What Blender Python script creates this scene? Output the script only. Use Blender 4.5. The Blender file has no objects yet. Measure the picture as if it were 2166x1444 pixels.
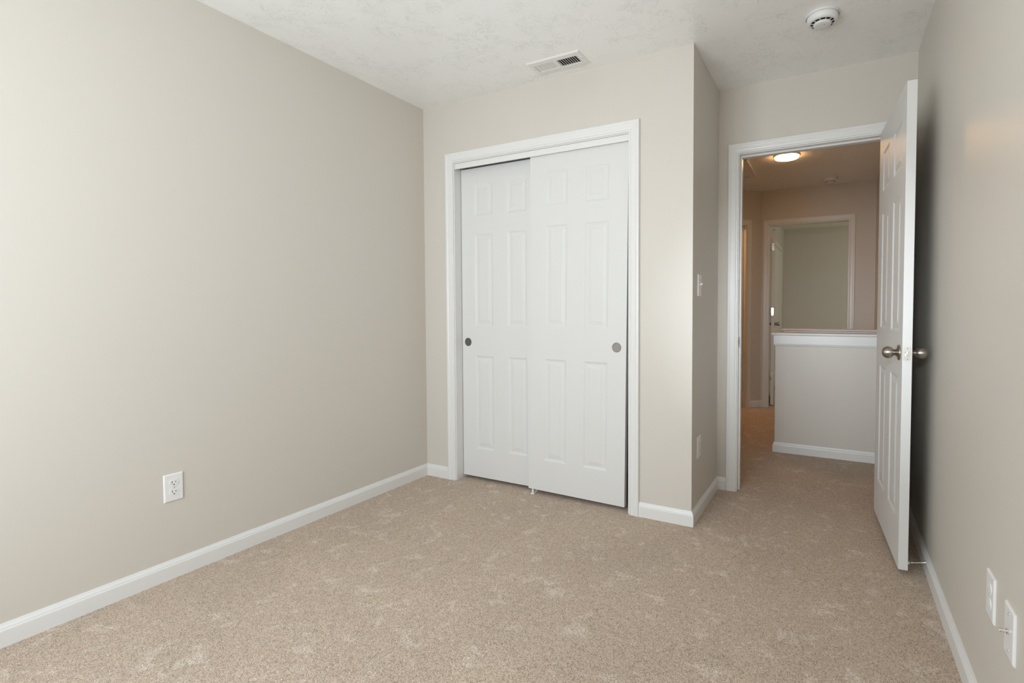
import bpy, bmesh, math, random
from mathutils import Vector, Matrix

random.seed(7)
S = bpy.context.scene
COL = S.collection

# ------------------------------------------------------------------ camera
cd = bpy.data.cameras.new('camera')
cam = bpy.data.objects.new('camera', cd)
COL.objects.link(cam)
S.camera = cam
IMG_W, IMG_H = 2166.0, 1444.0
cd.sensor_fit = 'HORIZONTAL'
cd.sensor_width = 36.0
cd.lens = 1061.725 / IMG_W * 36.0
cd.shift_x = -136.29 / IMG_W
cd.shift_y = -31.72 / IMG_W
cd.clip_start = 0.02
_a, _b, _r = math.radians(-27.2418), math.radians(-1.9202), math.radians(-0.1248)
_F = Vector((math.sin(_a) * math.cos(_b), math.cos(_a) * math.cos(_b), math.sin(_b)))
_R = Vector((math.cos(_a), -math.sin(_a), 0))
_U = _R.cross(_F)
_R2 = _R * math.cos(_r) + _U * math.sin(_r)
_U2 = -_R * math.sin(_r) + _U * math.cos(_r)
M = Matrix((( _R2.x, _U2.x, -_F.x, 2.4456), (_R2.y, _U2.y, -_F.y, -2.5359), (_R2.z, _U2.z, -_F.z, 1.1142), (0, 0, 0, 1)))
cam.matrix_world = M

# ------------------------------------------------------------------ view, world, lights
S.view_settings.view_transform = 'Standard'
S.view_settings.look = 'None'
S.view_settings.gamma = 1.0
S.view_settings.use_curve_mapping = False
S.view_settings.exposure = 0.10
S.cycles.use_denoising = True
S.cycles.max_bounces = 12
S.cycles.diffuse_bounces = 8
S.cycles.glossy_bounces = 4
S.cycles.sample_clamp_indirect = 6.0
S.cycles.caustics_reflective = False
S.cycles.caustics_refractive = False

W = bpy.data.worlds.new('sky')
S.world = W
W.use_nodes = True
W.node_tree.nodes['Background'].inputs[0].default_value = (0.75, 0.86, 1.0, 1)
W.node_tree.nodes['Background'].inputs[1].default_value = 1.0


def area(name, loc, direction, sx, sy, power, color, spread=180):
    l = bpy.data.lights.new(name, 'AREA')
    l.shape = 'RECTANGLE'
    l.size, l.size_y = sx, sy
    l.energy = power
    l.color = color
    l.spread = math.radians(spread)
    o = bpy.data.objects.new(name, l)
    COL.objects.link(o)
    o.location = loc
    o.rotation_euler = Vector(direction).to_track_quat('-Z', 'Z').to_euler()
    return o


# daylight entering by the bedroom window behind the camera
area('window_daylight', (1.15, -3.27, 1.30), (0, 1, 0), 1.5, 1.55, 68, (0.86, 0.94, 1.0))
# daylight in the far bedroom (its window is out of sight on the right)
area('far_window_daylight', (4.35, 5.0, 1.5), (-1, 0, 0), 1.2, 1.2, 12, (1.0, 0.96, 0.76))
# the photographer's flash beside the camera: one head aimed at the room, one bounced off the ceiling
area('camera_flash', (2.36, -2.60, 1.42), (0.0, 1, -0.13), 0.12, 0.08, 1.7, (0.84, 0.93, 1.0), 34)
area('bounce_flash', (2.1, -2.4, 1.50), (-0.05, 0.55, 1), 0.2, 0.2, 6.0, (1.0, 0.92, 0.80))
# warm ceiling bulb of the small room beyond the angled hall wall
pl_ = bpy.data.lights.new('bath_bulb', 'POINT')
pl_.energy = 13.0
pl_.color = (1.0, 0.50, 0.19)
pl_.shadow_soft_size = 0.08
plo = bpy.data.objects.new('bath_bulb', pl_)
COL.objects.link(plo)
plo.location = (0.75, 3.25, 2.25)

# ------------------------------------------------------------------ materials


def new_mat(name):
    m = bpy.data.materials.new(name)
    m.use_nodes = True
    nt = m.node_tree
    b = nt.nodes['Principled BSDF']
    return m, nt, b


def N(nt, t, **kw):
    n = nt.nodes.new(t)
    for k, v in kw.items():
        setattr(n, k, v)
    return n


def mathn(nt, op, a, b=None, c=None, clamp=False):
    n = nt.nodes.new('ShaderNodeMath')
    n.operation = op
    n.use_clamp = clamp
    for i, v in enumerate((a, b, c)):
        if v is None:
            continue
        if isinstance(v, (int, float)):
            n.inputs[i].default_value = v
        else:
            nt.links.new(v, n.inputs[i])
    return n.outputs[0]


def paint(name, col, rough, spec=0.5, bump=0.0, bscale=300.0, metallic=0.0):
    m, nt, b = new_mat(name)
    b.inputs['Base Color'].default_value = (*col, 1)
    b.inputs['Roughness'].default_value = rough
    b.inputs['Specular IOR Level'].default_value = spec
    b.inputs['Metallic'].default_value = metallic
    if bump:
        tc = N(nt, 'ShaderNodeTexCoord')
        nz = N(nt, 'ShaderNodeTexNoise')
        nz.inputs['Scale'].default_value = bscale
        nz.inputs['Detail'].default_value = 3
        nt.links.new(tc.outputs['Object'], nz.inputs['Vector'])
        bp = N(nt, 'ShaderNodeBump')
        bp.inputs['Strength'].default_value = bump
        bp.inputs['Distance'].default_value = 0.001
        nt.links.new(nz.outputs['Fac'], bp.inputs['Height'])
        nt.links.new(bp.outputs['Normal'], b.inputs['Normal'])
    return m


M_WALL = paint('greige_wall_paint', (0.608, 0.573, 0.520), 0.42, 0.44, 0.10, 160)
M_TRIM = paint('white_trim_enamel', (0.73, 0.73, 0.72), 0.32, 0.5, 0.04, 60)
M_DOOR = paint('white_door_enamel', (0.68, 0.68, 0.67), 0.45, 0.35, 0.06, 420)
M_PLASTIC = paint('white_plastic', (0.76, 0.76, 0.755), 0.28, 0.5)
M_VENT = paint('white_painted_steel', (0.74, 0.735, 0.72), 0.35, 0.5)
M_DETECTOR = paint('ivory_white_plastic', (0.72, 0.72, 0.715), 0.35, 0.4)
M_DARK = paint('dark_recess', (0.012, 0.012, 0.012), 0.7, 0.3)
M_RUBBER = paint('white_rubber', (0.85, 0.85, 0.84), 0.6, 0.3)
M_TRACK = paint('grey_steel_track', (0.35, 0.35, 0.34), 0.4, 0.5, metallic=0.7)


def nickel(name, col, rough, aniso=0.0):
    m, nt, b = new_mat(name)
    b.inputs['Base Color'].default_value = (*col, 1)
    b.inputs['Metallic'].default_value = 1.0
    b.inputs['Roughness'].default_value = rough
    tc = N(nt, 'ShaderNodeTexCoord')
    mp = N(nt, 'ShaderNodeMapping')
    mp.inputs['Scale'].default_value = (60, 60, 1500)
    nt.links.new(tc.outputs['Object'], mp.inputs['Vector'])
    nz = N(nt, 'ShaderNodeTexNoise')
    nz.inputs['Scale'].default_value = 1.0
    nt.links.new(mp.outputs[0], nz.inputs['Vector'])
    r = mathn(nt, 'MULTIPLY_ADD', nz.outputs['Fac'], 0.14, rough - 0.07)
    nt.links.new(r, b.inputs['Roughness'])
    if aniso:
        b.inputs['Anisotropic'].default_value = aniso
        b.inputs['Anisotropic Rotation'].default_value = 0.25
        tg = N(nt, 'ShaderNodeTangent', direction_type='RADIAL', axis='Y')
        nt.links.new(tg.outputs[0], b.inputs['Tangent'])
    return m


M_NICKEL = nickel('brushed_nickel', (0.40, 0.365, 0.32), 0.33, 0.85)
M_PULL = nickel('dark_satin_nickel', (0.20, 0.185, 0.165), 0.38)
M_PLATE = nickel('satin_nickel_plate', (0.66, 0.64, 0.60), 0.38)
M_CHROME = nickel('bright_chrome', (0.75, 0.74, 0.72), 0.22)


def ceiling_mat():
    m, nt, b = new_mat('stomped_ceiling_texture')
    b.inputs['Base Color'].default_value = (0.85, 0.858, 0.85, 1)
    b.inputs['Roughness'].default_value = 0.24
    b.inputs['Specular IOR Level'].default_value = 0.8
    tc = N(nt, 'ShaderNodeTexCoord')
    total = None
    for k, (sc, off) in enumerate(((5.2, 0.0), (6.6, 3.7), (8.0, 8.1))):
        ad = N(nt, 'ShaderNodeVectorMath', operation='ADD')
        ad.inputs[1].default_value = (off, off * 0.7, 0)
        nt.links.new(tc.outputs['Object'], ad.inputs[0])
        # gentle warp so that the strokes curve
        fl = N(nt, 'ShaderNodeVectorMath', operation='MULTIPLY')
        fl.inputs[1].default_value = (1, 1, 0)
        nt.links.new(ad.outputs[0], fl.inputs[0])
        wz = N(nt, 'ShaderNodeTexNoise')
        wz.inputs['Scale'].default_value = 9.0
        nt.links.new(ad.outputs[0], wz.inputs['Vector'])
        ws = N(nt, 'ShaderNodeVectorMath', operation='MULTIPLY')
        ws.inputs[1].default_value = (0.07, 0.07, 0)
        nt.links.new(wz.outputs['Color'], ws.inputs[0])
        wf = N(nt, 'ShaderNodeVectorMath', operation='ADD')
        nt.links.new(fl.outputs[0], wf.inputs[0])
        nt.links.new(ws.outputs[0], wf.inputs[1])
        fl = wf
        vo = N(nt, 'ShaderNodeTexVoronoi', voronoi_dimensions='2D', feature='F1')
        vo.inputs['Scale'].default_value = sc
        nt.links.new(fl.outputs[0], vo.inputs['Vector'])
        sub = N(nt, 'ShaderNodeVectorMath', operation='SUBTRACT')
        nt.links.new(fl.outputs[0], sub.inputs[0])
        nt.links.new(vo.outputs['Position'], sub.inputs[1])
        flat = N(nt, 'ShaderNodeVectorMath', operation='MULTIPLY')
        flat.inputs[1].default_value = (1, 1, 0)
        nt.links.new(sub.outputs[0], flat.inputs[0])
        ln = N(nt, 'ShaderNodeVectorMath', operation='LENGTH')
        nt.links.new(flat.outputs[0], ln.inputs[0])
        nr = N(nt, 'ShaderNodeVectorMath', operation='NORMALIZE')
        nt.links.new(flat.outputs[0], nr.inputs[0])
        s1 = N(nt, 'ShaderNodeVectorMath', operation='SCALE')
        s1.inputs['Scale'].default_value = 9.0
        nt.links.new(nr.outputs[0], s1.inputs[0])
        # wobble with radius so that the strokes break up and curve
        s2 = N(nt, 'ShaderNodeVectorMath', operation='SCALE')
        s2.inputs['Scale'].default_value = 11.0
        nt.links.new(flat.outputs[0], s2.inputs[0])
        a1 = N(nt, 'ShaderNodeVectorMath', operation='ADD')
        nt.links.new(s1.outputs[0], a1.inputs[0])
        nt.links.new(s2.outputs[0], a1.inputs[1])
        c2 = N(nt, 'ShaderNodeVectorMath', operation='SCALE')
        c2.inputs['Scale'].default_value = 40.0
        nt.links.new(vo.outputs['Color'], c2.inputs[0])
        a2 = N(nt, 'ShaderNodeVectorMath', operation='ADD')
        nt.links.new(a1.outputs[0], a2.inputs[0])
        nt.links.new(c2.outputs[0], a2.inputs[1])
        nz = N(nt, 'ShaderNodeTexNoise')
        nz.inputs['Scale'].default_value = 1.6
        nz.inputs['Detail'].default_value = 1.0
        nt.links.new(a2.outputs[0], nz.inputs['Vector'])
        rid = mathn(nt, 'SUBTRACT', nz.outputs['Fac'], 0.585)
        rid = mathn(nt, 'MULTIPLY', rid, 10.0, clamp=True)
        rid = mathn(nt, 'POWER', rid, 1.4)
        inner = mathn(nt, 'MULTIPLY', mathn(nt, 'SUBTRACT', ln.outputs['Value'], 0.008), 90.0, clamp=True)
        outer = mathn(nt, 'MULTIPLY', mathn(nt, 'SUBTRACT', 0.08, ln.outputs['Value']), 28.0, clamp=True)
        v = mathn(nt, 'MULTIPLY', rid, mathn(nt, 'MULTIPLY', inner, outer))
        # keep one side of each stroke burst, facing a random way, so it reads as a fan
        cc = N(nt, 'ShaderNodeVectorMath', operation='SUBTRACT')
        cc.inputs[1].default_value = (0.5, 0.5, 0.5)
        nt.links.new(vo.outputs['Color'], cc.inputs[0])
        dt = N(nt, 'ShaderNodeVectorMath', operation='DOT_PRODUCT')
        nt.links.new(cc.outputs[0], dt.inputs[0])
        nt.links.new(nr.outputs[0], dt.inputs[1])
        v = mathn(nt, 'MULTIPLY', v, mathn(nt, 'MULTIPLY_ADD', dt.outputs['Value'], 5.0, 0.8, clamp=True))
        total = v if total is None else mathn(nt, 'MAXIMUM', total, v)
    big = N(nt, 'ShaderNodeTexNoise')
    big.inputs['Scale'].default_value = 3.2
    big.inputs['Detail'].default_value = 1.5
    nt.links.new(tc.outputs['Object'], big.inputs['Vector'])
    cov = mathn(nt, 'MULTIPLY', mathn(nt, 'SUBTRACT', big.outputs['Fac'], 0.30), 5.0, clamp=True)
    total = mathn(nt, 'MULTIPLY', total, cov)
    fine = N(nt, 'ShaderNodeTexNoise')
    fine.inputs['Scale'].default_value = 90
    nt.links.new(tc.outputs['Object'], fine.inputs['Vector'])
    h = mathn(nt, 'MULTIPLY_ADD', fine.outputs['Fac'], 0.10, total)
    bp = N(nt, 'ShaderNodeBump')
    bp.inputs['Strength'].default_value = 0.7
    bp.inputs['Distance'].default_value = 0.0015
    nt.links.new(h, bp.inputs['Height'])
    nt.links.new(bp.outputs['Normal'], b.inputs['Normal'])
    return m


M_CEIL = ceiling_mat()


def carpet_mat():
    m, nt, b = new_mat('beige_cut_pile_carpet')
    b.inputs['Roughness'].default_value = 0.95
    b.inputs['Specular IOR Level'].default_value = 0.1
    b.inputs['Sheen Weight'].default_value = 0.12
    b.inputs['Sheen Roughness'].default_value = 0.5
    tc = N(nt, 'ShaderNodeTexCoord')
    # warp the tuft cells a little
    wn = N(nt, 'ShaderNodeTexNoise')
    wn.inputs['Scale'].default_value = 70
    wn.inputs['Detail'].default_value = 2
    nt.links.new(tc.outputs['Object'], wn.inputs['Vector'])
    sc = N(nt, 'ShaderNodeVectorMath', operation='SCALE')
    sc.inputs['Scale'].default_value = 0.012
    nt.links.new(wn.outputs['Color'], sc.inputs[0])
    ad = N(nt, 'ShaderNodeVectorMath', operation='ADD')
    nt.links.new(tc.outputs['Object'], ad.inputs[0])
    nt.links.new(sc.outputs[0], ad.inputs[1])
    vo = N(nt, 'ShaderNodeTexVoronoi', voronoi_dimensions='2D', feature='F1')
    vo.inputs['Scale'].default_value = 300
    nt.links.new(ad.outputs[0], vo.inputs['Vector'])
    n1 = N(nt, 'ShaderNodeTexNoise')
    n1.inputs['Scale'].default_value = 330
    n1.inputs['Detail'].default_value = 3
    n1.inputs['Roughness'].default_value = 0.7
    nt.links.new(tc.outputs['Object'], n1.inputs['Vector'])
    n2 = N(nt, 'ShaderNodeTexNoise')
    n2.inputs['Scale'].default_value = 45
    n2.inputs['Detail'].default_value = 3
    nt.links.new(tc.outputs['Object'], n2.inputs['Vector'])
    # per-tuft yarn colour
    ramp = N(nt, 'ShaderNodeValToRGB')
    e = ramp.color_ramp.elements
    e[0].position = 0.33
    e[0].color = (0.185, 0.132, 0.092, 1)
    e[1].position = 0.64
    e[1].color = (0.78, 0.645, 0.525, 1)
    x = e.new(0.44)
    x.color = (0.475, 0.372, 0.283, 1)
    x = e.new(0.54)
    x.color = (0.62, 0.495, 0.388, 1)
    sep = N(nt, 'ShaderNodeSeparateColor')
    nt.links.new(vo.outputs['Color'], sep.inputs[0])
    mix = mathn(nt, 'ADD', mathn(nt, 'MULTIPLY', n1.outputs['Fac'], 0.72), mathn(nt, 'MULTIPLY', sep.outputs[0], 0.18))
    mix = mathn(nt, 'ADD', mix, mathn(nt, 'MULTIPLY', n2.outputs['Fac'], 0.10))
    nt.links.new(mix, ramp.inputs['Fac'])
    # brushed patches where the pile leans the other way
    p1 = N(nt, 'ShaderNodeTexNoise')
    p1.inputs['Scale'].default_value = 10.5
    p1.inputs['Detail'].default_value = 3
    p1.inputs['Roughness'].default_value = 0.6
    p1.inputs['Distortion'].default_value = 0.6
    nt.links.new(tc.outputs['Object'], p1.inputs['Vector'])
    pr = mathn(nt, 'MULTIPLY', mathn(nt, 'SUBTRACT', p1.outputs['Fac'], 0.56), 9.0, clamp=True)
    p2 = N(nt, 'ShaderNodeTexNoise')
    p2.inputs['Scale'].default_value = 2.2
    p2.inputs['Detail'].default_value = 2
    nt.links.new(tc.outputs['Object'], p2.inputs['Vector'])
    pr2 = mathn(nt, 'MULTIPLY', mathn(nt, 'SUBTRACT', p2.outputs['Fac'], 0.5), 0.25)
    val = mathn(nt, 'ADD', mathn(nt, 'MULTIPLY_ADD', pr, 0.17, 1.0), pr2)
    hsv = N(nt, 'ShaderNodeHueSaturation')
    nt.links.new(ramp.outputs['Color'], hsv.inputs['Color'])
    nt.links.new(val, hsv.inputs['Value'])
    nt.links.new(mathn(nt, 'MULTIPLY_ADD', pr, -0.22, 1.0), hsv.inputs['Saturation'])
    nt.links.new(hsv.outputs[0], b.inputs['Base Color'])
    h = mathn(nt, 'SUBTRACT', mathn(nt, 'MULTIPLY', n1.outputs['Fac'], 1.0), mathn(nt, 'MULTIPLY', vo.outputs['Distance'], 0.5))
    h = mathn(nt, 'ADD', h, mathn(nt, 'MULTIPLY', n2.outputs['Fac'], 0.8))
    bp = N(nt, 'ShaderNodeBump')
    bp.inputs['Strength'].default_value = 0.9
    bp.inputs['Distance'].default_value = 0.004
    nt.links.new(h, bp.inputs['Height'])
    nt.links.new(bp.outputs['Normal'], b.inputs['Normal'])
    return m


M_CARPET = carpet_mat()


def glass_mat():
    m, nt, b = new_mat('window_glass')
    nt.nodes.remove(b)
    out = nt.nodes['Material Output']
    tr = N(nt, 'ShaderNodeBsdfTransparent')
    gl = N(nt, 'ShaderNodeBsdfGlossy')
    gl.inputs['Roughness'].default_value = 0.02
    mx = N(nt, 'ShaderNodeMixShader')
    mx.inputs[0].default_value = 0.04
    nt.links.new(tr.outputs[0], mx.inputs[1])
    nt.links.new(gl.outputs[0], mx.inputs[2])
    nt.links.new(mx.outputs[0], out.inputs[0])
    return m


M_GLASS = glass_mat()


def lamp_mat():
    m, nt, b = new_mat('glowing_lamp_diffuser')
    b.inputs['Base Color'].default_value = (0.9, 0.9, 0.9, 1)
    b.inputs['Emission Color'].default_value = (1.0, 0.53, 0.20, 1)
    b.inputs['Emission Strength'].default_value = 39.0
    return m


M_LAMP = lamp_mat()

# ------------------------------------------------------------------ mesh helpers


def obj(name, bm, mat, parent=None, smooth=False, bevel=0.0):
    bmesh.ops.recalc_face_normals(bm, faces=bm.faces)
    me = bpy.data.meshes.new(name)
    bm.to_mesh(me)
    bm.free()
    if smooth:
        for p in me.polygons:
            p.use_smooth = True
    me.materials.append(mat)
    o = bpy.data.objects.new(name, me)
    COL.objects.link(o)
    if parent:
        o.parent = parent
    if bevel:
        md = o.modifiers.new('bevel', 'BEVEL')
        md.width = bevel
        md.segments = 2
        md.limit_method = 'ANGLE'
        md.angle_limit = math.radians(40)
    return o


def empty(name, loc, rotz=0.0):
    o = bpy.data.objects.new(name, None)
    o.empty_display_size = 0.05
    COL.objects.link(o)
    o.location = loc
    o.rotation_euler = (0, 0, rotz)
    return o


def tag(o, label, cat, group=None, kind=None):
    o['label'] = label
    o['category'] = cat
    if group:
        o['group'] = group
    if kind:
        o['kind'] = kind
    return o


def box(bm, x0, x1, y0, y1, z0, z1):
    v = [bm.verts.new(p) for p in ((x0, y0, z0), (x1, y0, z0), (x1, y1, z0), (x0, y1, z0),
                                   (x0, y0, z1), (x1, y0, z1), (x1, y1, z1), (x0, y1, z1))]
    for f in ((3, 2, 1, 0), (4, 5, 6, 7), (0, 1, 5, 4), (1, 2, 6, 5), (2, 3, 7, 6), (3, 0, 4, 7)):
        bm.faces.new([v[i] for i in f])


def boxes(*bs):
    bm = bmesh.new()
    for b in bs:
        box(bm, *b)
    return bm


def lathe(bm, prof, axis='z', origin=(0, 0, 0), n=40, caps=True):
    """prof: list of (r, t) revolved about the axis through origin."""
    ox, oy, oz = origin

    def pt(r, t, a):
        c, s = r * math.cos(a), r * math.sin(a)
        if axis == 'z':
            return (ox + c, oy + s, oz + t)
        if axis == 'x':
            return (ox + t, oy + c, oz + s)
        return (ox + c, oy + t, oz + s)
    rings = []
    for r, t in prof:
        if r < 1e-6:
            rings.append([bm.verts.new(pt(0, t, 0))])
        else:
            rings.append([bm.verts.new(pt(r, t, 2 * math.pi * i / n)) for i in range(n)])
    for A, B in zip(rings, rings[1:]):
        for i in range(n):
            j = (i + 1) % n
            if len(A) == 1 and len(B) > 1:
                bm.faces.new((A[0], B[i], B[j]))
            elif len(B) == 1 and len(A) > 1:
                bm.faces.new((A[i], B[0], A[j]))
            elif len(A) > 1:
                bm.faces.new((A[i], B[i], B[j], A[j]))
    if caps:
        for Rg in (rings[0], rings[-1]):
            if len(Rg) > 2:
                bm.faces.new(Rg)


def sweep(bm, path, prof, up=(0, 0, 1), side=1.0, closed_prof=True):
    """Sweep a profile of (offset, height) along a horizontal path with mitred corners.
    offset goes to the right of the walking direction times side."""
    pts = [Vector(p) for p in path]
    n = len(pts)
    rings = []
    for i in range(n):
        d0 = (pts[i] - pts[i - 1]).normalized() if i > 0 else None
        d1 = (pts[i + 1] - pts[i]).normalized() if i < n - 1 else None
        if d0 is None:
            d0 = d1
        if d1 is None:
            d1 = d0
        n0 = Vector((d0.y, -d0.x, 0)) * side
        n1 = Vector((d1.y, -d1.x, 0)) * side
        m = (n0 + n1)
        m = m / (m.length_squared / 2.0) if m.length > 1e-6 else n0
        rings.append([bm.verts.new(pts[i] + m * o + Vector((0, 0, h))) for o, h in prof])
    k = len(prof)
    for A, B in zip(rings, rings[1:]):
        for j in range(k):
            bm.faces.new((A[j], A[(j + 1) % k], B[(j + 1) % k], B[j]))
    bm.faces.new(rings[0])
    bm.faces.new(rings[-1])


BASE_PROF = [(0, -0.01), (0.0135, -0.01), (0.0135, 0.054), (0.0125, 0.058), (0.0105, 0.060), (0.0105, 0.0625),
             (0.0085, 0.067), (0.0055, 0.071), (0.0045, 0.0745), (0.003, 0.077), (0, 0.077)]


def baseboard(name, path, side, label):
    bm = bmesh.new()
    sweep(bm, path, BASE_PROF, side=side)
    return tag(obj(name, bm, M_TRIM), label, 'baseboard', kind='structure')


CAS_W = 0.060
CAS_PROF = [(0, 0), (0, 0.0075), (0.002, 0.0095), (0.0085, 0.0100), (0.0105, 0.0085), (0.0125, 0.0115), (0.018, 0.0128), (0.036, 0.0138),
            (0.0405, 0.0145), (0.0440, 0.0165), (0.050, 0.0170), (0.0560, 0.0165), (0.0590, 0.0140), (0.060, 0.0105), (0.060, 0)]


def cas_piece(bm, p0, p1, inplane, out, m0=0.0, m1=0.0):
    """Casing strip whose inner edge runs p0->p1; inplane points away from the opening, out off the wall."""
    p0, p1, inplane, out = Vector(p0), Vector(p1), Vector(inplane), Vector(out)
    d = (p1 - p0).normalized()
    A = [bm.verts.new(p0 - d * (a * m0) + inplane * a + out * b) for a, b in CAS_PROF]
    B = [bm.verts.new(p1 + d * (a * m1) + inplane * a + out * b) for a, b in CAS_PROF]
    k = len(A)
    for j in range(k):
        bm.faces.new((A[j], A[(j + 1) % k], B[(j + 1) % k], B[j]))
    bm.faces.new(A)
    bm.faces.new(B)


def door_trim(name, origin, along, out, width, top, depth, label, stop=True, faces='both', stop_at=0.037):
    """Casing, jamb and stop of a doorway. origin: left jamb face at the wall's near face, floor level."""
    o = Vector(origin)
    u = Vector(along).normalized()
    w = Vector(out).normalized()       # off the near wall face
    root = empty(name, o)
    tag(root, label, 'door frame', kind='structure')

    def L(a, b, z):
        return u * a + w * b + Vector((0, 0, z))

    def pris(bm, a0, a1, b0, b1, z0, z1):
        v = [bm.verts.new(L(a, b, z)) for z in (z0, z1) for a, b in ((a0, b0), (a1, b0), (a1, b1), (a0, b1))]
        for f in ((3, 2, 1, 0), (4, 5, 6, 7), (0, 1, 5, 4), (1, 2, 6, 5), (2, 3, 7, 6), (3, 0, 4, 7)):
            bm.faces.new([v[i] for i in f])
    rv = 0.005
    sides = [(0.0, w)]
    if faces == 'both':
        sides.append((-depth, -w))
    for b0, ov in sides:
        bm = bmesh.new()
        cas_piece(bm, L(-rv, b0, 0), L(-rv, b0, top + rv), -u, ov, 0, 1)
        obj('side_casing', bm, M_TRIM, root)
        bm = bmesh.new()
        cas_piece(bm, L(width + rv, b0, 0), L(width + rv, b0, top + rv), u, ov, 0, 1)
        obj('side_casing', bm, M_TRIM, root)
        bm = bmesh.new()
        cas_piece(bm, L(-rv, b0, top + rv), L(width + rv, b0, top + rv), Vector((0, 0, 1)), ov, 1, 1)
        obj('head_casing', bm, M_TRIM, root)
    jt = 0.018
    bm = bmesh.new()
    pris(bm, -jt, 0, 0.0, -depth, 0, top)
    obj('side_jamb', bm, M_TRIM, root)
    bm = bmesh.new()
    pris(bm, width, width + jt, 0.0, -depth, 0, top)
    obj('side_jamb', bm, M_TRIM, root)
    bm = bmesh.new()
    pris(bm, -jt, width + jt, 0.0, -depth, top, top + jt)
    obj('head_jamb', bm, M_TRIM, root)
    if stop:
        s = 0.010
        bm = bmesh.new()
        pris(bm, 0, s, -stop_at, -stop_at - 0.035, 0, top)
        pris(bm, width - s, width, -stop_at, -stop_at - 0.035, 0, top)
        pris(bm, s, width - s, -stop_at, -stop_at - 0.035, top - s, top)
        obj('stop_moulding', bm, M_TRIM, root)
    return root


def panel_leaf(width, height, thick, stile, pw, mull, rows):
    """Moulded six-panel door leaf. Local x: 0..width, y: 0..thick, z: 0..height; both faces moulded."""
    bm = bmesh.new()
    xs = [0, stile, stile + pw, stile + pw + mull, stile + 2 * pw + mull, width]
    zs = [0]
    for a, b in rows:
        zs += [a, b]
    zs.append(height)
    loops = [(0.0, 0.0), (0.003, 0.0012), (0.007, 0.0032), (0.012, 0.0050), (0.017, 0.0053), (0.0215, 0.0048), (0.034, 0.0024), (0.0385, 0.0018), (0.0395, 0.0010)]
    for yy, sgn in ((0.0, 1.0), (thick, -1.0)):
        grid = {}

        def gv(x, z):
            k = (round(x, 5), round(z, 5))
            if k not in grid:
                grid[k] = bm.verts.new((x, yy, z))
            return grid[k]
        for i in range(5):
            for j in range(len(zs) - 1):
                x0, x1, z0, z1 = xs[i], xs[i + 1], zs[j], zs[j + 1]
                q = [gv(x0, z0), gv(x1, z0), gv(x1, z1), gv(x0, z1)]
                if i in (1, 3) and j % 2 == 1:
                    prev = q
                    for ins, dep in loops[1:]:
                        cur = [bm.verts.new((x, yy + sgn * dep, z)) for x, z in
                               ((x0 + ins, z0 + ins), (x1 - ins, z0 + ins), (x1 - ins, z1 - ins), (x0 + ins, z1 - ins))]
                        for k in range(4):
                            bm.faces.new((prev[k], prev[(k + 1) % 4], cur[(k + 1) % 4], cur[k]))
                        prev = cur
                    bm.faces.new(prev)
                else:
                    bm.faces.new(q)
    # edges
    c = [(0, 0), (width, 0), (width, height), (0, height)]
    for k in range(4):
        (xa, za), (xb, zb) = c[k], c[(k + 1) % 4]
        vs = [bm.verts.new(p) for p in ((xa, 0, za), (xb, 0, zb), (xb, thick, zb), (xa, thick, za))]
        bm.faces.new(vs)
    bmesh.ops.remove_doubles(bm, verts=bm.verts, dist=1e-5)
    return bm


KNOB_PROF = [(0.0, 0.064), (0.006, 0.0638), (0.012, 0.0622), (0.018, 0.0585), (0.0225, 0.053), (0.0252, 0.046), (0.0258, 0.040),
             (0.0248, 0.034), (0.0220, 0.0285), (0.0178, 0.0245), (0.0142, 0.0225), (0.0138, 0.0215), (0.0130, 0.0205), (0.0126, 0.0130),
             (0.0140, 0.0105), (0.0190, 0.0085), (0.0262, 0.0065), (0.0312, 0.0058), (0.0325, 0.0040), (0.0325, 0.0)]


def knob(parent, x, z, yface, sgn, mat, name='knob', scale=1.0):
    """A ball knob with rosette on a leaf's face; axis along local y."""
    bm = bmesh.new()
    k0 = [(r * scale, t * sgn * scale) for r, t in KNOB_PROF[:14]]
    lathe(bm, k0, 'y', (x, yface, z), 40)
    kn = obj(name, bm, mat, parent, smooth=True)
    bm = bmesh.new()
    lathe(bm, [(r * scale, t * sgn * scale) for r, t in KNOB_PROF[13:]], 'y', (x, yface, z), 40)
    obj('rosette', bm, mat, kn, smooth=True)
    return kn


# ------------------------------------------------------------------ the room shell
H = 2.44
XW = 2.8114     # right wall
XC = 1.8027     # closet corner
YD = 0.6162     # entry wall
YB = -3.15      # wall behind the camera
T = 0.114


def wall(name, bs, label):
    return tag(obj(name, boxes(*bs), M_WALL), label, 'wall', kind='structure')


tag(obj('floor', boxes((-0.12, XW + 0.12, YB - 0.12, 3.64, -0.1, 0), (0.9, 4.45, 3.64, 6.7, -0.1, 0)), M_CARPET),
    'speckled beige cut-pile carpet running from the bedroom into the hall', 'carpet', kind='structure')
tag(obj('ceiling', boxes((-0.12, XW + 0.12, YB - 0.12, 3.64, H, H + 0.1), (0.9, 4.45, 3.64, 6.7, H, H + 0.1)), M_CEIL),
    'white ceiling with a stomped brush texture', 'ceiling', kind='structure')
wall('wall_left', [(-0.12, 0, YB - 0.12, YD + T, 0, H)], 'long plain greige wall on the left of the bedroom')
wall('wall_right', [(XW, XW + 0.12, YB - 0.12, 3.62, 0, H)], 'grey-beige wall on the right, behind the open door')
OX0, OX1, OZ = 0.258, 1.455, 2.052        # closet opening (jamb faces)
J = 0.018
wall('wall_closet', [(0, OX0 - J, 0, T, 0, H), (OX1 + J, XC, 0, T, 0, H), (OX0 - J, OX1 + J, 0, T, OZ + J, H)],
     'greige wall around the white sliding closet doors')
wall('wall_return', [(XC - T, XC, T, YD, 0, H)], 'narrow shaded side wall of the closet, with the light switch')
DX0, DX1, DZ = 1.925, 2.672, 2.040        # entry opening
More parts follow.
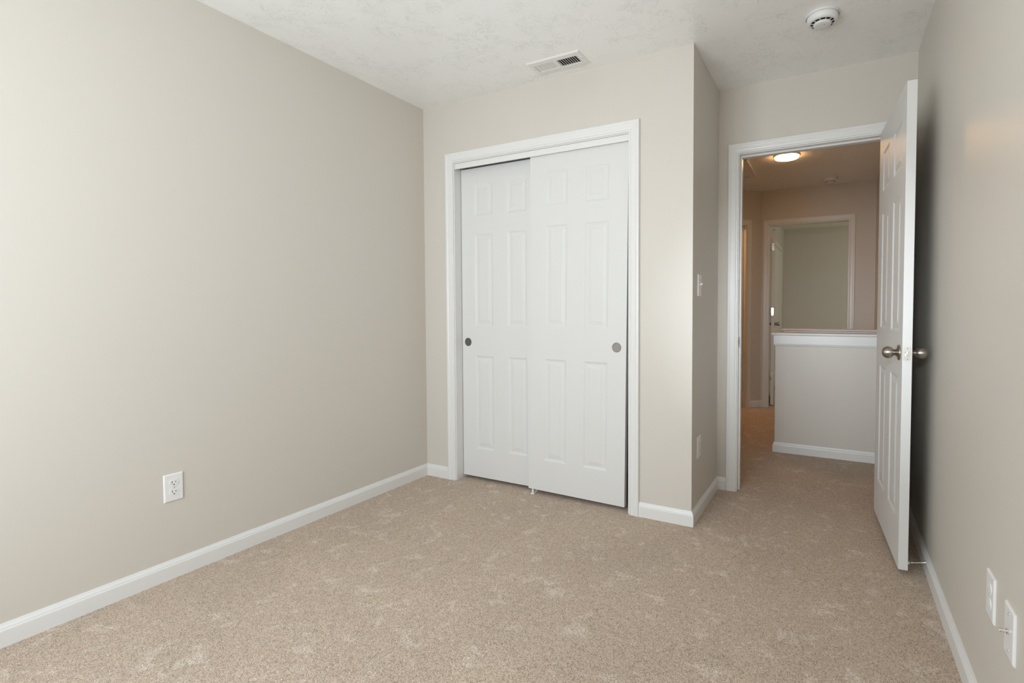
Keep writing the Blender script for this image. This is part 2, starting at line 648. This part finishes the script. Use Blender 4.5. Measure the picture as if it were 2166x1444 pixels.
wall('wall_entry', [(0, DX0 - J, YD, YD + T, 0, H), (DX1 + J, XW, YD, YD + T, 0, H), (DX0 - J, DX1 + J, YD, YD + T, DZ + J, H)],
     'greige wall around the open bedroom doorway')
# wall behind the camera with its window
WX0, WX1, WZ0, WZ1 = 0.40, 1.90, 0.52, 2.08
wall('wall_rear', [(0, WX0, YB - T, YB, 0, H), (WX1, XW, YB - T, YB, 0, H), (WX0, WX1, YB - T, YB, 0, WZ0), (WX0, WX1, YB - T, YB, WZ1, H)],
     'greige wall behind the camera with the bedroom window')
win = empty('window_1', ((WX0 + WX1) / 2, YB - 0.06, WZ0))
tag(win, 'white framed bedroom window behind the camera', 'window', kind='structure')
hw, hh = (WX1 - WX0) / 2, WZ1 - WZ0
obj('window_frame', boxes((-hw, -hw + 0.045, -0.03, 0.03, 0, hh), (hw - 0.045, hw, -0.03, 0.03, 0, hh), (-hw + 0.045, hw - 0.045, -0.03, 0.03, 0, 0.045),
                          (-hw + 0.045, hw - 0.045, -0.03, 0.03, hh - 0.045, hh), (-0.03, 0.03, -0.028, 0.028, 0.045, hh - 0.045)), M_TRIM, win)
obj('pane', boxes((-hw + 0.045, -0.03, -0.003, 0.003, 0.045, hh - 0.045)), M_GLASS, win)
obj('pane', boxes((0.03, hw - 0.045, -0.003, 0.003, 0.045, hh - 0.045)), M_GLASS, win)
obj('window_sill', boxes((-hw - 0.03, hw + 0.03, 0.0605, 0.10, -0.02, 0.0)), M_TRIM, win)

# ------------------------------------------------------------------ hall and far bedroom shell
YF = 3.507
XF = 1.697
FX0, FX1, FZ = 1.780, 2.562, 2.050
wall('wall_far', [(XF, FX0 - J, YF, YF + T, 0, H), (FX1 + J, XW, YF, YF + T, 0, H), (FX0 - J, FX1 + J, YF, YF + T, FZ + J, H)],
     'brownish hall wall around the far doorway')


def slab45(bm, s0, s1, z0, z1, off0=0.0, off1=T):
    """Piece of the diagonal wall: distance s from the corner (XF, YF), going down-left; thickness behind it."""
    d = Vector((-1, -1, 0)).normalized()
    nb = Vector((-1, 1, 0)).normalized()
    c = Vector((XF, YF, 0))
    v = []
    for z in (z0, z1):
        for s, o in ((s0, off0), (s1, off0), (s1, off1), (s0, off1)):
            v.append(bm.verts.new(c + d * s + nb * o + Vector((0, 0, z))))
    for f in ((3, 2, 1, 0), (4, 5, 6, 7), (0, 1, 5, 4), (1, 2, 6, 5), (2, 3, 7, 6), (3, 0, 4, 7)):
        bm.faces.new([v[i] for i in f])


bm = bmesh.new()
GS0, GS1 = 0.212, 0.974
slab45(bm, 0.0, GS0 - J, 0, H)
slab45(bm, GS1 + J, 1.45, 0, H)
slab45(bm, GS0 - J, GS1 + J, FZ + J, H)
tag(obj('wall_diagonal', bm, M_WALL), 'angled hall wall holding the doorway lit warm orange', 'wall', kind='structure')
XH = XF - 1.45 / math.sqrt(2)
YH = YF - 1.45 / math.sqrt(2)
wall('wall_hall', [(XH - T, XH, YD + T, YH, 0, H)], 'wall closing the left end of the hall')
wall('wall_bath', [(-0.12, 1.56, 3.75, 3.64 + T + 0.11, 0, H), (-0.12, -0.0, YD + T, 3.75, 0, H)], 'wall of the small warm-lit room beyond the angled wall')
# far bedroom
wall('wall_far_left', [(1.56, 1.675, YF + T, 6.55, 0, H)], 'left wall of the far bedroom')
wall('wall_far_back', [(1.56, 4.40, 6.55, 6.67, 0, H)], 'olive-brown back wall of the far bedroom')
wall('wall_far_right', [(4.40, 4.50, 3.5, 6.67, 0, H), (XW + 0.12, 4.40, 3.5, 3.62, 0, H)], 'right wall of the far bedroom, out of sight')

# ------------------------------------------------------------------ door frames
door_trim('trim_1', (OX0, 0, 0), (1, 0, 0), (0, -1, 0), OX1 - OX0, OZ, T, 'white moulded casing and jamb around the sliding closet doors', stop=False, faces='one')
tr2 = door_trim('trim_2', (DX0, YD, 0), (1, 0, 0), (0, -1, 0), DX1 - DX0, DZ, T, 'white moulded casing, jamb and stop around the open bedroom doorway')
# strike plate on the left jamb
bm = boxes((-0.0015 + 0.0016, 0.0022, 0.006, 0.034, 0.885, 0.945))
sp = obj('strike_plate', bm, M_PULL, tr2)
sp['label'] = 'small metal strike plate on the left jamb'
obj('latch_hole', boxes((0.0020, 0.0028, 0.012, 0.027, 0.902, 0.928)), M_DARK, sp)
door_trim('trim_3', (FX0, YF, 0), (1, 0, 0), (0, -1, 0), FX1 - FX0, FZ, T, 'dim white casing around the far bedroom doorway', stop=False)
_d = Vector((-1, -1, 0)).normalized()
g0 = Vector((XF, YF, 0)) + _d * GS1
door_trim('trim_4', tuple(g0), (1, 1, 0), (1, -1, 0), GS1 - GS0, FZ, T, 'casing of the warm orange doorway in the angled hall wall')
# closed closet in the far bedroom's left wall
t5 = empty('trim_5', (1.675, 4.75, 0))
tag(t5, 'pale casing on the far bedroom wall seen beyond the open door', 'door frame', kind='structure')
for nm, b in (('side_casing', (0, 0.018, -0.06, 0, 0, 2.02)), ('side_casing', (0, 0.018, 1.26, 1.32, 0, 2.02)), ('head_casing', (0, 0.018, -0.06, 1.32, 2.02, 2.08))):
    obj(nm, boxes(b), M_TRIM, t5, bevel=0.004)
d5 = empty('door_4', (1.677, 4.752, 0.012))
tag(d5, 'white panelled closet door in the far bedroom', 'door', kind='structure')
bm = panel_leaf(1.256, 2.0, 0.012, 0.16, 0.38, 0.176, [(0.19, 0.79), (0.99, 1.58), (1.69, 1.9)])
lf = obj('door_leaf', bm, M_DOOR, d5)
lf.rotation_euler = (0, 0, math.pi / 2)
lf.location = (0.0125, 0, 0)

# ------------------------------------------------------------------ sliding closet doors
ROWS = [(0.185, 0.795), (0.985, 1.580), (1.695, 1.895)]


def pull(parent, x, z):
    bm = bmesh.new()
    lathe(bm, [(0.0270, 0.001), (0.0270, -0.0010), (0.0262, -0.0014), (0.0252, -0.0010), (0.0246, -0.0002)], 'y', (x, 0, z), 40, caps=False)
    p = obj('finger_pull', bm, M_PULL, parent, smooth=True)
    p['label'] = 'round recessed nickel finger pull'
    bm = bmesh.new()
    lathe(bm, [(0.0247, -0.0004), (0.015, -0.0003), (0.0, -0.0003)], 'y', (x, 0, z), 40, caps=False)
    obj('pull_cup', bm, M_PULL, p, smooth=True)


LW = 0.616
dr = empty('door_1', (OX0 + 0.004, 0.064, 0.022))
tag(dr, 'left white six-panel sliding closet door, set behind the other', 'door', kind='structure')
obj('door_leaf', panel_leaf(LW, 2.003, 0.030, 0.106, 0.143, 0.112, ROWS), M_DOOR, dr)
pull(dr, 0.046, 0.882)
df = empty('door_2', (0.822, 0.020, 0.020))
tag(df, 'right white six-panel sliding closet door, in front and slightly tilted', 'door', kind='structure')
LW2 = 0.626
obj('door_leaf', panel_leaf(LW2, 2.003, 0.032, 0.109, 0.146, 0.114, ROWS), M_DOOR, df)
pull(df, LW2 - 0.057, 0.883)
ang = math.radians(0.70)
Lz = 2.003
df.rotation_euler = (0, ang, 0)
# pivot at the top right corner
cx, cz = LW2, Lz
df.location = (1.4490 - (cx * math.cos(ang) + cz * math.sin(ang)), 0.020, 2.0245 - (-cx * math.sin(ang) + cz * math.cos(ang)))

tk = empty('closet_track', (OX0, 0.0, 2.016))
tag(tk, 'white fascia and metal track above the sliding closet doors', 'door track')
ww = OX1 - OX0
obj('fascia', boxes((0.001, ww - 0.001, 0.004, 0.010, 0.000, 0.035)), M_VENT, tk, bevel=0.0012)
tr = obj('rail', boxes((0.001, ww - 0.001, 0.054, 0.058, 0.0125, 0.035), (0.001, ww - 0.001, 0.011, 0.100, 0.0330, 0.0355), (0.001, ww - 0.001, 0.098, 0.100, 0.004, 0.033)), M_TRACK, tk)
tr['label'] = 'grey steel double rail'
fg = empty('floor_guide', (0.833, 0.036, 0.0))
tag(fg, 'small white plastic guide under the sliding closet doors', 'door guide')
obj('foot', boxes((-0.011, 0.011, -0.030, 0.050, 0.0, 0.0075)), M_PLASTIC, fg, bevel=0.001)
obj('post', boxes((-0.005, 0.005, -0.0235, -0.0185, 0.0076, 0.03)), M_PLASTIC, fg, bevel=0.001)
obj('post', boxes((-0.006, 0.006, 0.0185, 0.0235, 0.0076, 0.036)), M_PLASTIC, fg, bevel=0.001)

# ------------------------------------------------------------------ entry door, standing open
hx, hy = 2.648, 0.600
fx, fy = 2.6945, -0.088
dvec = Vector((fx - hx, fy - hy, 0))
DW = dvec.length
dang = math.atan2(dvec.y, dvec.x)
de = empty('door_3', (hx, hy, 0.028))
de.rotation_euler = (0, 0, dang)
tag(de, 'white six-panel bedroom door standing open against the right wall', 'door', kind='structure')
# local x along the leaf, local +y (left of walking direction) is +X world side -> the wall side
DT = 0.0345
leaf = panel_leaf(DW, 2.009, DT, 0.112, 0.185, 0.118, [(0.197, 0.800), (0.990, 1.575), (1.685, 1.885)])
# +y local must point to the wall: rotation of dang (about -86 deg) maps +y to +X
lo = obj('door_leaf', leaf, M_DOOR, de, bevel=0.0012)
kz = 0.902
knob(de, DW - 0.062, kz, 0.0, -1.0, M_NICKEL)
knob(de, DW - 0.062, kz, DT, 1.0, M_NICKEL)
# latch plate on the free edge
bm = bmesh.new()
pl = []
hw2, hh2, rr = 0.0125, 0.0285, 0.005
for cxn, czn, a0 in ((1, 1, 0), (-1, 1, 90), (-1, -1, 180), (1, -1, 270)):
    for k in range(6):
        a = math.radians(a0 + 90 * k / 5)
        pl.append((cxn * (hw2 - rr) + rr * math.cos(a), czn * (hh2 - rr) + rr * math.sin(a)))
f1 = [bm.verts.new((DW + 0.0009, DT / 2 + y, kz + z)) for y, z in pl]
f0 = [bm.verts.new((DW - 0.0005, DT / 2 + y, kz + z)) for y, z in pl]
bm.faces.new(f1)
bm.faces.new(f0)
for i in range(len(pl)):
    j = (i + 1) % len(pl)
    bm.faces.new((f0[i], f0[j], f1[j], f1[i]))
lp = obj('latch_plate', bm, M_PLATE, de)
lp['label'] = 'rounded satin nickel latch plate on the door edge'
bm = bmesh.new()
prof = [(-0.0085, 0.0), (0.006, 0.0), (0.006, 0.0060), (0.001, 0.0052), (-0.0085, 0.0008)]
a_ = [bm.verts.new((DW + 0.0008 + h, DT / 2 + y, kz - 0.0085)) for y, h in prof]
b_ = [bm.verts.new((DW + 0.0008 + h, DT / 2 + y, kz + 0.0085)) for y, h in prof]
bm.faces.new(a_)
bm.faces.new(b_)
for i in range(5):
    j = (i + 1) % 5
    bm.faces.new((a_[i], a_[j], b_[j], b_[i]))
obj('latch_bolt', bm, M_NICKEL, lp)
for sz in (-0.0215, 0.0215):
    bm = bmesh.new()
    lathe(bm, [(0.0032, 0.0005), (0.0030, 0.0013), (0.0, 0.0016)], 'x', (DW, DT / 2, kz + sz), 16, caps=False)
    obj('screw', bm, M_CHROME, lp, smooth=True)


def hinge(parent, x, y, z, face, leafdir):
    """Butt hinge: barrel plus a leaf with rounded corners lying on the door's hinge edge (face normal -x local)."""
    bm = bmesh.new()
    lathe(bm, [(0.0, -0.046), (0.004, -0.0455), (0.006, -0.0445), (0.006, 0.0445), (0.004, 0.0455), (0.0, 0.046)], 'z', (x, y, z), 16)
    hb = obj('hinge', bm, M_CHROME, parent, smooth=True)
    hb['label'] = 'bright steel butt hinge'
    bm = bmesh.new()
    pp = []
    h2, w2, r2 = 0.044, 0.031, 0.0065
    for cy_, cz_, a0 in ((1, 1, 0), (0, 1, 90), (0, -1, 180), (1, -1, 270)):
        for k in range(5):
            a = math.radians(a0 + 90 * k / 4)
            py = (w2 - r2 if cy_ else r2) + r2 * math.cos(a)
            pz = cz_ * (h2 - r2) + r2 * math.sin(a)
            pp.append((py, pz))
    A = [bm.verts.new((face, y + leafdir * py, z + pz)) for py, pz in pp]
    B = [bm.verts.new((face - 0.0018, y + leafdir * py, z + pz)) for py, pz in pp]
    bm.faces.new(A)
    bm.faces.new(B)
    for i in range(len(pp)):
        j = (i + 1) % len(pp)
        bm.faces.new((A[i], A[j], B[j], B[i]))
    obj('hinge_leaf', bm, M_CHROME, hb)
    bm = bmesh.new()
    for py, pz in ((0.012, 0.036), (0.021, 0.012), (0.012, -0.012), (0.012, -0.036)):
        lathe(bm, [(0.0030, -0.0004), (0.0027, 0.0), (0.0, 0.0)], 'x', (face - 0.0021, y + leafdir * py, z + pz), 10, caps=False)
    obj('hinge_screws', bm, M_DARK, hb, smooth=True)
    return hb


for hz in (0.20, 1.02, 1.83):
    hinge(de, 0.001, DT + 0.004, hz, 0.0, -1.0)

# far bedroom door, seen edge-on
fd = empty('door_5', (1.7915, YF + T + 0.004, 0.012))
far_ang = math.radians(95.6)
fd.rotation_euler = (0, 0, far_ang)
tag(fd, 'white door opened into the far bedroom, seen edge-on with its hinges', 'door', kind='structure')
FW = 0.745
obj('door_leaf', panel_leaf(FW, 2.022, 0.035, 0.112, 0.20, 0.121, [(0.197, 0.800), (0.990, 1.575), (1.685, 1.885)]), M_DOOR, fd).location = (0, -0.037, 0)
for hz in (0.335, 1.073, 1.815):
    hinge(fd, -0.002, 0.003, hz, 0.0, -1.0)
knob(fd, FW - 0.062, 0.915, -0.037, -1.0, M_NICKEL)
knob(fd, FW - 0.062, 0.915, -0.002, 1.0, M_NICKEL)

# ------------------------------------------------------------------ baseboards
baseboard('baseboard_left', [(0, YB, 0), (0, 0, 0), (OX0 - 0.005 - CAS_W, 0, 0)], 1.0, 'white baseboard along the left wall up to the closet casing')
baseboard('baseboard_closet', [(OX1 + 0.005 + CAS_W, 0, 0), (XC, 0, 0), (XC, YD, 0), (DX0 - 0.005 - CAS_W, YD, 0)], 1.0, 'white baseboard wrapping the closet corner to the doorway')
baseboard('baseboard_right', [(DX1 + 0.005 + CAS_W, YD, 0), (XW, YD, 0), (XW, YB, 0), (0.0135, YB, 0)], 1.0, 'white baseboard along the right wall behind the open door')
c45 = Vector((XF, YF, 0))
e45 = c45 + _d * (GS0 - 0.005 - CAS_W)
baseboard('baseboard_far', [tuple(e45), (XF, YF, 0), (FX0 - 0.005 - CAS_W, YF, 0)], 1.0, 'short dim baseboard in the far corner of the hall')
baseboard('baseboard_hall', [(FX1 + 0.005 + CAS_W, YF, 0), (XW, YF, 0), (XW, 2.62, 0)], 1.0, 'baseboard at the end of the stair opening')
baseboard('baseboard_far_back', [(1.675, 6.55, 0), (4.40, 6.55, 0)], 1.0, 'baseboard in the far bedroom')

# ------------------------------------------------------------------ half walls round the stairs
HX, HY0, HY1, HZ = 2.037, 1.646, 1.762, 0.914


def half_wall(name, y0, y1, label, blabel):
    r = empty(name, (HX, y0, 0))
    tag(r, label, 'half wall', kind='structure')
    w = XW - HX
    t = y1 - y0
    obj('wall_body', boxes((0, w, 0, t, 0, HZ)), M_WALL, r)
    bm = boxes((-0.034, w, -0.034, t + 0.034, HZ, HZ + 0.019))
    c = obj('wall_cap', bm, M_TRIM, r, bevel=0.007)
    c['label'] = 'white wooden cap with rounded edge'
    bm = bmesh.new()
    ap = [(0, 0.0), (0.006, 0.0), (0.010, 0.005), (0.011, 0.010), (0.0085, 0.012), (0.0125, 0.016), (0.0125, 0.083), (0, 0.083)]
    sweep(bm, [(w, t, HZ - 0.083), (0, t, HZ - 0.083), (0, 0, HZ - 0.083), (w, 0, HZ - 0.083)], ap, side=1.0)
    obj('apron_moulding', bm, M_TRIM, r)
    bm = bmesh.new()
    sweep(bm, [(w, t, 0), (0, t, 0), (0, 0, 0), (w, 0, 0)], BASE_PROF, side=1.0)
    obj('base_moulding', bm, M_TRIM, r)
    return r


half_wall('wall_stair_front', HY0, HY1, 'grey half wall with white cap across the hall, nearer of two', '')
half_wall('wall_stair_back', 2.535, 2.65, 'second half wall beyond the stair opening, only its white cap seen', '')

# ------------------------------------------------------------------ outlets, switch, cable plate


def plate_mesh(w, h, t, bev):
    """Cover plate in the local yz plane, face towards +x."""
    bm = bmesh.new()
    hw_, hh_ = w / 2, h / 2
    rings = []
    for ins, x in ((0, 0.0), (0, t * 0.35), (bev * 0.5, t * 0.8), (bev, t)):
        rings.append([bm.verts.new((x, sy * (hw_ - ins), sz * (hh_ - ins))) for sy, sz in ((-1, -1), (1, -1), (1, 1), (-1, 1))])
    for A, B in zip(rings, rings[1:]):
        for k in range(4):
            bm.faces.new((A[k], A[(k + 1) % 4], B[(k + 1) % 4], B[k]))
    bm.faces.new(rings[0])
    bm.faces.new(rings[-1])
    return bm


def outlet(loc, rz, label, slot_mat=None):
    r = empty('wall_outlet', loc, rz)
    tag(r, label, 'outlet')
    t = 0.0055
    obj('cover_plate', plate_mesh(0.070, 0.115, t, 0.004), M_PLASTIC, r)
    for sz in (0.0195, -0.0195):
        bm = bmesh.new()
        pts = []
        for k in range(48):
            a = 2 * math.pi * k / 48
            y, z = 0.0172 * math.cos(a), 0.0172 * math.sin(a)
            z = max(-0.0143, min(0.0143, z))
            pts.append((y, z))
        A = [bm.verts.new((t - 0.001, y, z + sz)) for y, z in pts]
        B = [bm.verts.new((t + 0.0014, y * 0.97, z * 0.97 + sz)) for y, z in pts]
        bm.faces.new(A)
        bm.faces.new(B)
        for i in range(48):
            j = (i + 1) % 48
            bm.faces.new((A[i], A[j], B[j], B[i]))
        rc = obj('receptacle', bm, M_PLASTIC, r)
        x0 = t + 0.0013
        bm = boxes((x0, x0 + 0.0004, -0.0072, -0.0052, sz - 0.001, sz + 0.0075), (x0, x0 + 0.0004, 0.0052, 0.0072, sz, sz + 0.0065))
        lathe(bm, [(0.0024, 0.0), (0.0024, 0.0004), (0.0, 0.0004)], 'x', (x0, 0, sz - 0.0072), 14, caps=False)
        obj('slots', bm, slot_mat or M_DARK, rc)
    bm = bmesh.new()
    lathe(bm, [(0.0032, 0.0), (0.0030, 0.0012), (0.0, 0.0015)], 'x', (t - 0.0003, 0, 0), 16, caps=False)
    obj('screw', bm, M_CHROME, r, smooth=True)
    return r


outlet((0.0, -1.465, 0.378), 0, 'white duplex outlet low on the long left wall')
outlet((XC, 0.141, 0.377), 0, 'white duplex outlet low on the narrow closet side wall below the switch')
outlet((XW, -0.937, 0.383), math.pi, 'white duplex outlet low on the right wall, next to the cable plate', M_PLASTIC)

sw = empty('light_switch', (XC, 0.137, 1.2415))
tag(sw, 'white toggle light switch on the narrow closet side wall', 'light switch')
obj('cover_plate', plate_mesh(0.070, 0.115, 0.0055, 0.004), M_PLASTIC, sw)
bm = bmesh.new()
box(bm, 0.0, 0.017, -0.0045, 0.0045, -0.0045, 0.0045)
tg = obj('toggle', bm, M_PLASTIC, sw, bevel=0.0015)
tg.rotation_euler = (0, math.radians(-28), 0)
tg.location = (0.004, 0, 0.001)
for sz in (-0.030, 0.030):
    bm = bmesh.new()
    lathe(bm, [(0.0030, 0.0), (0.0028, 0.0012), (0.0, 0.0014)], 'x', (0.0053, 0, sz), 14, caps=False)
    obj('screw', bm, M_CHROME, sw, smooth=True)

cp = empty('cable_plate', (XW, -1.094, 0.379), math.pi)
tag(cp, 'white cable wall plate with a metal coax connector on the right wall', 'cable plate')
obj('cover_plate', plate_mesh(0.070, 0.118, 0.0055, 0.004), M_PLASTIC, cp)
bm = bmesh.new()
lathe(bm, [(0.0062, 0.0), (0.0062, 0.0035), (0.0032, 0.0036), (0.0032, 0.0070), (0.0046, 0.0072), (0.0046, 0.0150), (0.0034, 0.0152), (0.0030, 0.0143), (0.0, 0.0143)], 'x', (0.0053, 0, 0.002), 20, caps=False)
cx_ = obj('coax_connector', bm, M_CHROME, cp)
cx_['label'] = 'threaded metal coax connector'
for sz in (-0.042, 0.042):
    bm = bmesh.new()
    lathe(bm, [(0.0030, 0.0), (0.0028, 0.0012), (0.0, 0.0014)], 'x', (0.0053, 0, sz), 14, caps=False)
    obj('screw', bm, M_CHROME, cp, smooth=True)

# ------------------------------------------------------------------ door stop
ds = empty('door_stop', (XW - 0.0132, -0.030, 0.053))
ds.rotation_euler = Vector((-0.0724, -0.020, -0.008)).to_track_quat('-X', 'Z').to_euler()
tag(ds, 'thin metal door stop with white rubber tip on the baseboard behind the door', 'door stop')
bm = bmesh.new()
lathe(bm, [(0.0075, 0.0), (0.0075, -0.003), (0.0055, -0.006), (0.0038, -0.018), (0.0027, -0.040), (0.0024, -0.066)], 'x', (0, 0, 0), 20)
obj('rod', bm, M_CHROME, ds, smooth=True)
bm = bmesh.new()
lathe(bm, [(0.0035, -0.062), (0.0062, -0.0635), (0.0068, -0.067), (0.0068, -0.0735), (0.0055, -0.0750), (0.0, -0.0752)], 'x', (0, 0, 0), 20)
tp = obj('rubber_tip', bm, M_RUBBER, ds, smooth=True)

# ------------------------------------------------------------------ ceiling vent
vx0, vx1, vy0, vy1 = 0.944, 1.262, -0.212, -0.066
vt = empty('ceiling_vent', ((vx0 + vx1) / 2, (vy0 + vy1) / 2, H))
tag(vt, 'white louvred register in the bedroom ceiling above the closet', 'ceiling vent')
a2, b2 = (vx1 - vx0) / 2, (vy1 - vy0) / 2
ia, ib = a2 - 0.030, 0.037
bm = bmesh.new()


def ring_rect(a, b, z):
    return [bm.verts.new(p) for p in ((-a, -b, z), (a, -b, z), (a, b, z), (-a, b, z))]


R_ = [ring_rect(a2, b2, 0.0), ring_rect(a2, b2, -0.002), ring_rect(a2 - 0.006, b2 - 0.006, -0.0065), ring_rect(ia, ib, -0.0075), ring_rect(ia, ib, -0.001)]
for A, B in zip(R_, R_[1:]):
    for k in range(4):
        bm.faces.new((A[k], A[(k + 1) % 4], B[(k + 1) % 4], B[k]))
obj('frame', bm, M_VENT, vt)
obj('duct_opening', boxes((-ia, ia, -ib, ib, -0.0012, -0.0004)), M_DARK, vt)
obj('divider', boxes((-0.009, 0.009, -ib, ib, -0.0072, -0.0012)), M_VENT, vt)
ns = 9
for half, x_0, x_1, tilt in ((0, -ia, -0.009, -1), (1, 0.009, ia, 1)):
    pitch = (x_1 - x_0) / ns
    for k in range(ns):
        xc = x_0 + pitch * (k + 0.5)
        bm = bmesh.new()
        th = math.radians(24 if half == 0 else 40)
        dx, dz = 0.0068 * math.cos(th), 0.0068 * math.sin(th)
        s = tilt
        z_c = -0.0045
        q = [(xc - dx * 0.75, z_c + s * dz * 0.5), (xc + dx * 0.75, z_c - s * dz * 0.5), (xc + dx * 0.75, z_c - s * dz * 0.5 + 0.0007), (xc - dx * 0.75, z_c + s * dz * 0.5 + 0.0007)]
        A = [bm.verts.new((x, -ib, z)) for x, z in q]
        B = [bm.verts.new((x, ib, z)) for x, z in q]
        bm.faces.new(A)
        bm.faces.new(B)
        for i in range(4):
            j = (i + 1) % 4
            bm.faces.new((A[i], A[j], B[j], B[i]))
        obj('slat', bm, M_VENT, vt)
for sx in (-1, 1):
    bm = bmesh.new()
    lathe(bm, [(0.004, 0.0), (0.0035, -0.0015), (0.0, -0.002)], 'z', (sx * (a2 - 0.014), -0.0 + 0.0, -0.0068), 14, caps=False)
    obj('screw', bm, M_CHROME, vt, smooth=True)

# ------------------------------------------------------------------ smoke detectors


def smoke_detector(loc, rz, label, s=1.0):
    r = empty('smoke_detector', loc, rz)
    tag(r, label, 'smoke detector')
    bm = bmesh.new()
    lathe(bm, [(0.0, -0.0005), (0.071 * s, -0.0005), (0.071 * s, -0.007), (0.068 * s, -0.009)], 'z', (0, 0, 0), 56, caps=False)
    obj('mounting_base', bm, M_DETECTOR, r, smooth=False)
    bm = bmesh.new()
    lathe(bm, [(0.0655 * s, -0.006), (0.0655 * s, -0.009), (0.0645 * s, -0.028), (0.062 * s, -0.032), (0.056 * s, -0.0355), (0.052 * s, -0.0365),
               (0.050 * s, -0.0365), (0.0500 * s, -0.0345), (0.0, -0.0340)], 'z', (0, 0, 0), 64, caps=False)
    obj('housing', bm, M_DETECTOR, r, smooth=True)
    # dark gap round the sensing chamber with small ribs
    bm = bmesh.new()
    lathe(bm, [(0.0485 * s, -0.0341), (0.0480 * s, -0.0360), (0.0360 * s, -0.0375), (0.0350 * s, -0.0345)], 'z', (0, 0, 0), 48, caps=False)
    obj('chamber_gap', bm, M_DARK, r, smooth=True)
    bm = bmesh.new()
    for k in range(12):
        a = 2 * math.pi * k / 12 + 0.13
        c, si = math.cos(a), math.sin(a)
        wv = 0.0016
        vs = []
        for z in (-0.0345, -0.0400):
            for rr_, ww_ in ((0.033 * s, -wv), (0.0515 * s, -wv), (0.0515 * s, wv), (0.033 * s, wv)):
                zz = z if z > -0.036 or rr_ < 0.04 * s else -0.0372
                vs.append(bm.verts.new((rr_ * c - ww_ * si, rr_ * si + ww_ * c, zz)))
        for f in ((3, 2, 1, 0), (4, 5, 6, 7), (0, 1, 5, 4), (1, 2, 6, 5), (2, 3, 7, 6), (3, 0, 4, 7)):
            bm.faces.new([vs[i] for i in f])
    obj('ribs', bm, M_DETECTOR, r)
    bm = bmesh.new()
    lathe(bm, [(0.0375 * s, -0.034), (0.0375 * s, -0.0425), (0.0355 * s, -0.0455), (0.030 * s, -0.0475), (0.015 * s, -0.0485), (0.0, -0.0487)], 'z', (0, 0, 0), 48, caps=False)
    obj('dome', bm, M_DETECTOR, r, smooth=True)
    bm = bmesh.new()
    lathe(bm, [(0.0018, -0.0485), (0.0018, -0.0492), (0.0, -0.0494)], 'z', (0.006, -0.012, 0), 12, caps=False)
    obj('indicator', bm, M_DARK, r, smooth=True)
    return r


smoke_detector((2.378, 0.030, H), 0.2, 'round white smoke detector on the bedroom ceiling in front of the doorway')
smoke_detector((2.385, 3.205, H), 0.4, 'dim smoke detector on the hall ceiling above the far doorway')

# ------------------------------------------------------------------ hall ceiling lamp
hl = empty('ceiling_lamp', (2.058, 2.195, H))
tag(hl, 'lit warm disc lamp flush on the hall ceiling', 'ceiling lamp')
bm = bmesh.new()
lathe(bm, [(0.0, -0.0005), (0.108, -0.0005), (0.108, -0.005), (0.103, -0.010), (0.096, -0.011)], 'z', (0, 0, 0), 56, caps=False)
obj('trim_ring', bm, M_PLASTIC, hl, smooth=True)
bm = bmesh.new()
lathe(bm, [(0.0975, -0.0105), (0.0965, -0.020), (0.092, -0.024), (0.07, -0.0265), (0.0, -0.028)], 'z', (0, 0, 0), 56, caps=False)
df_ = obj('diffuser', bm, M_LAMP, hl, smooth=True)
df_['label'] = 'glowing warm white diffuser'

# ------------------------------------------------------------------ attic hatch in the hall ceiling
ah = empty('attic_hatch', (1.41, 2.47, H))
tag(ah, 'attic hatch panel with raised trim in the hall ceiling, left of the lamp', 'attic hatch')
obj('hatch_panel', boxes((-0.27, 0.27, -0.27, 0.27, -0.006, -0.0005)), M_TRIM, ah)
obj('hatch_trim', boxes((-0.33, 0.33, -0.33, -0.27, -0.017, -0.0005), (-0.33, 0.33, 0.27, 0.33, -0.017, -0.0005),
                        (-0.33, -0.27, -0.27, 0.27, -0.017, -0.0005), (0.27, 0.33, -0.27, 0.27, -0.017, -0.0005)), M_TRIM, ah, bevel=0.004)
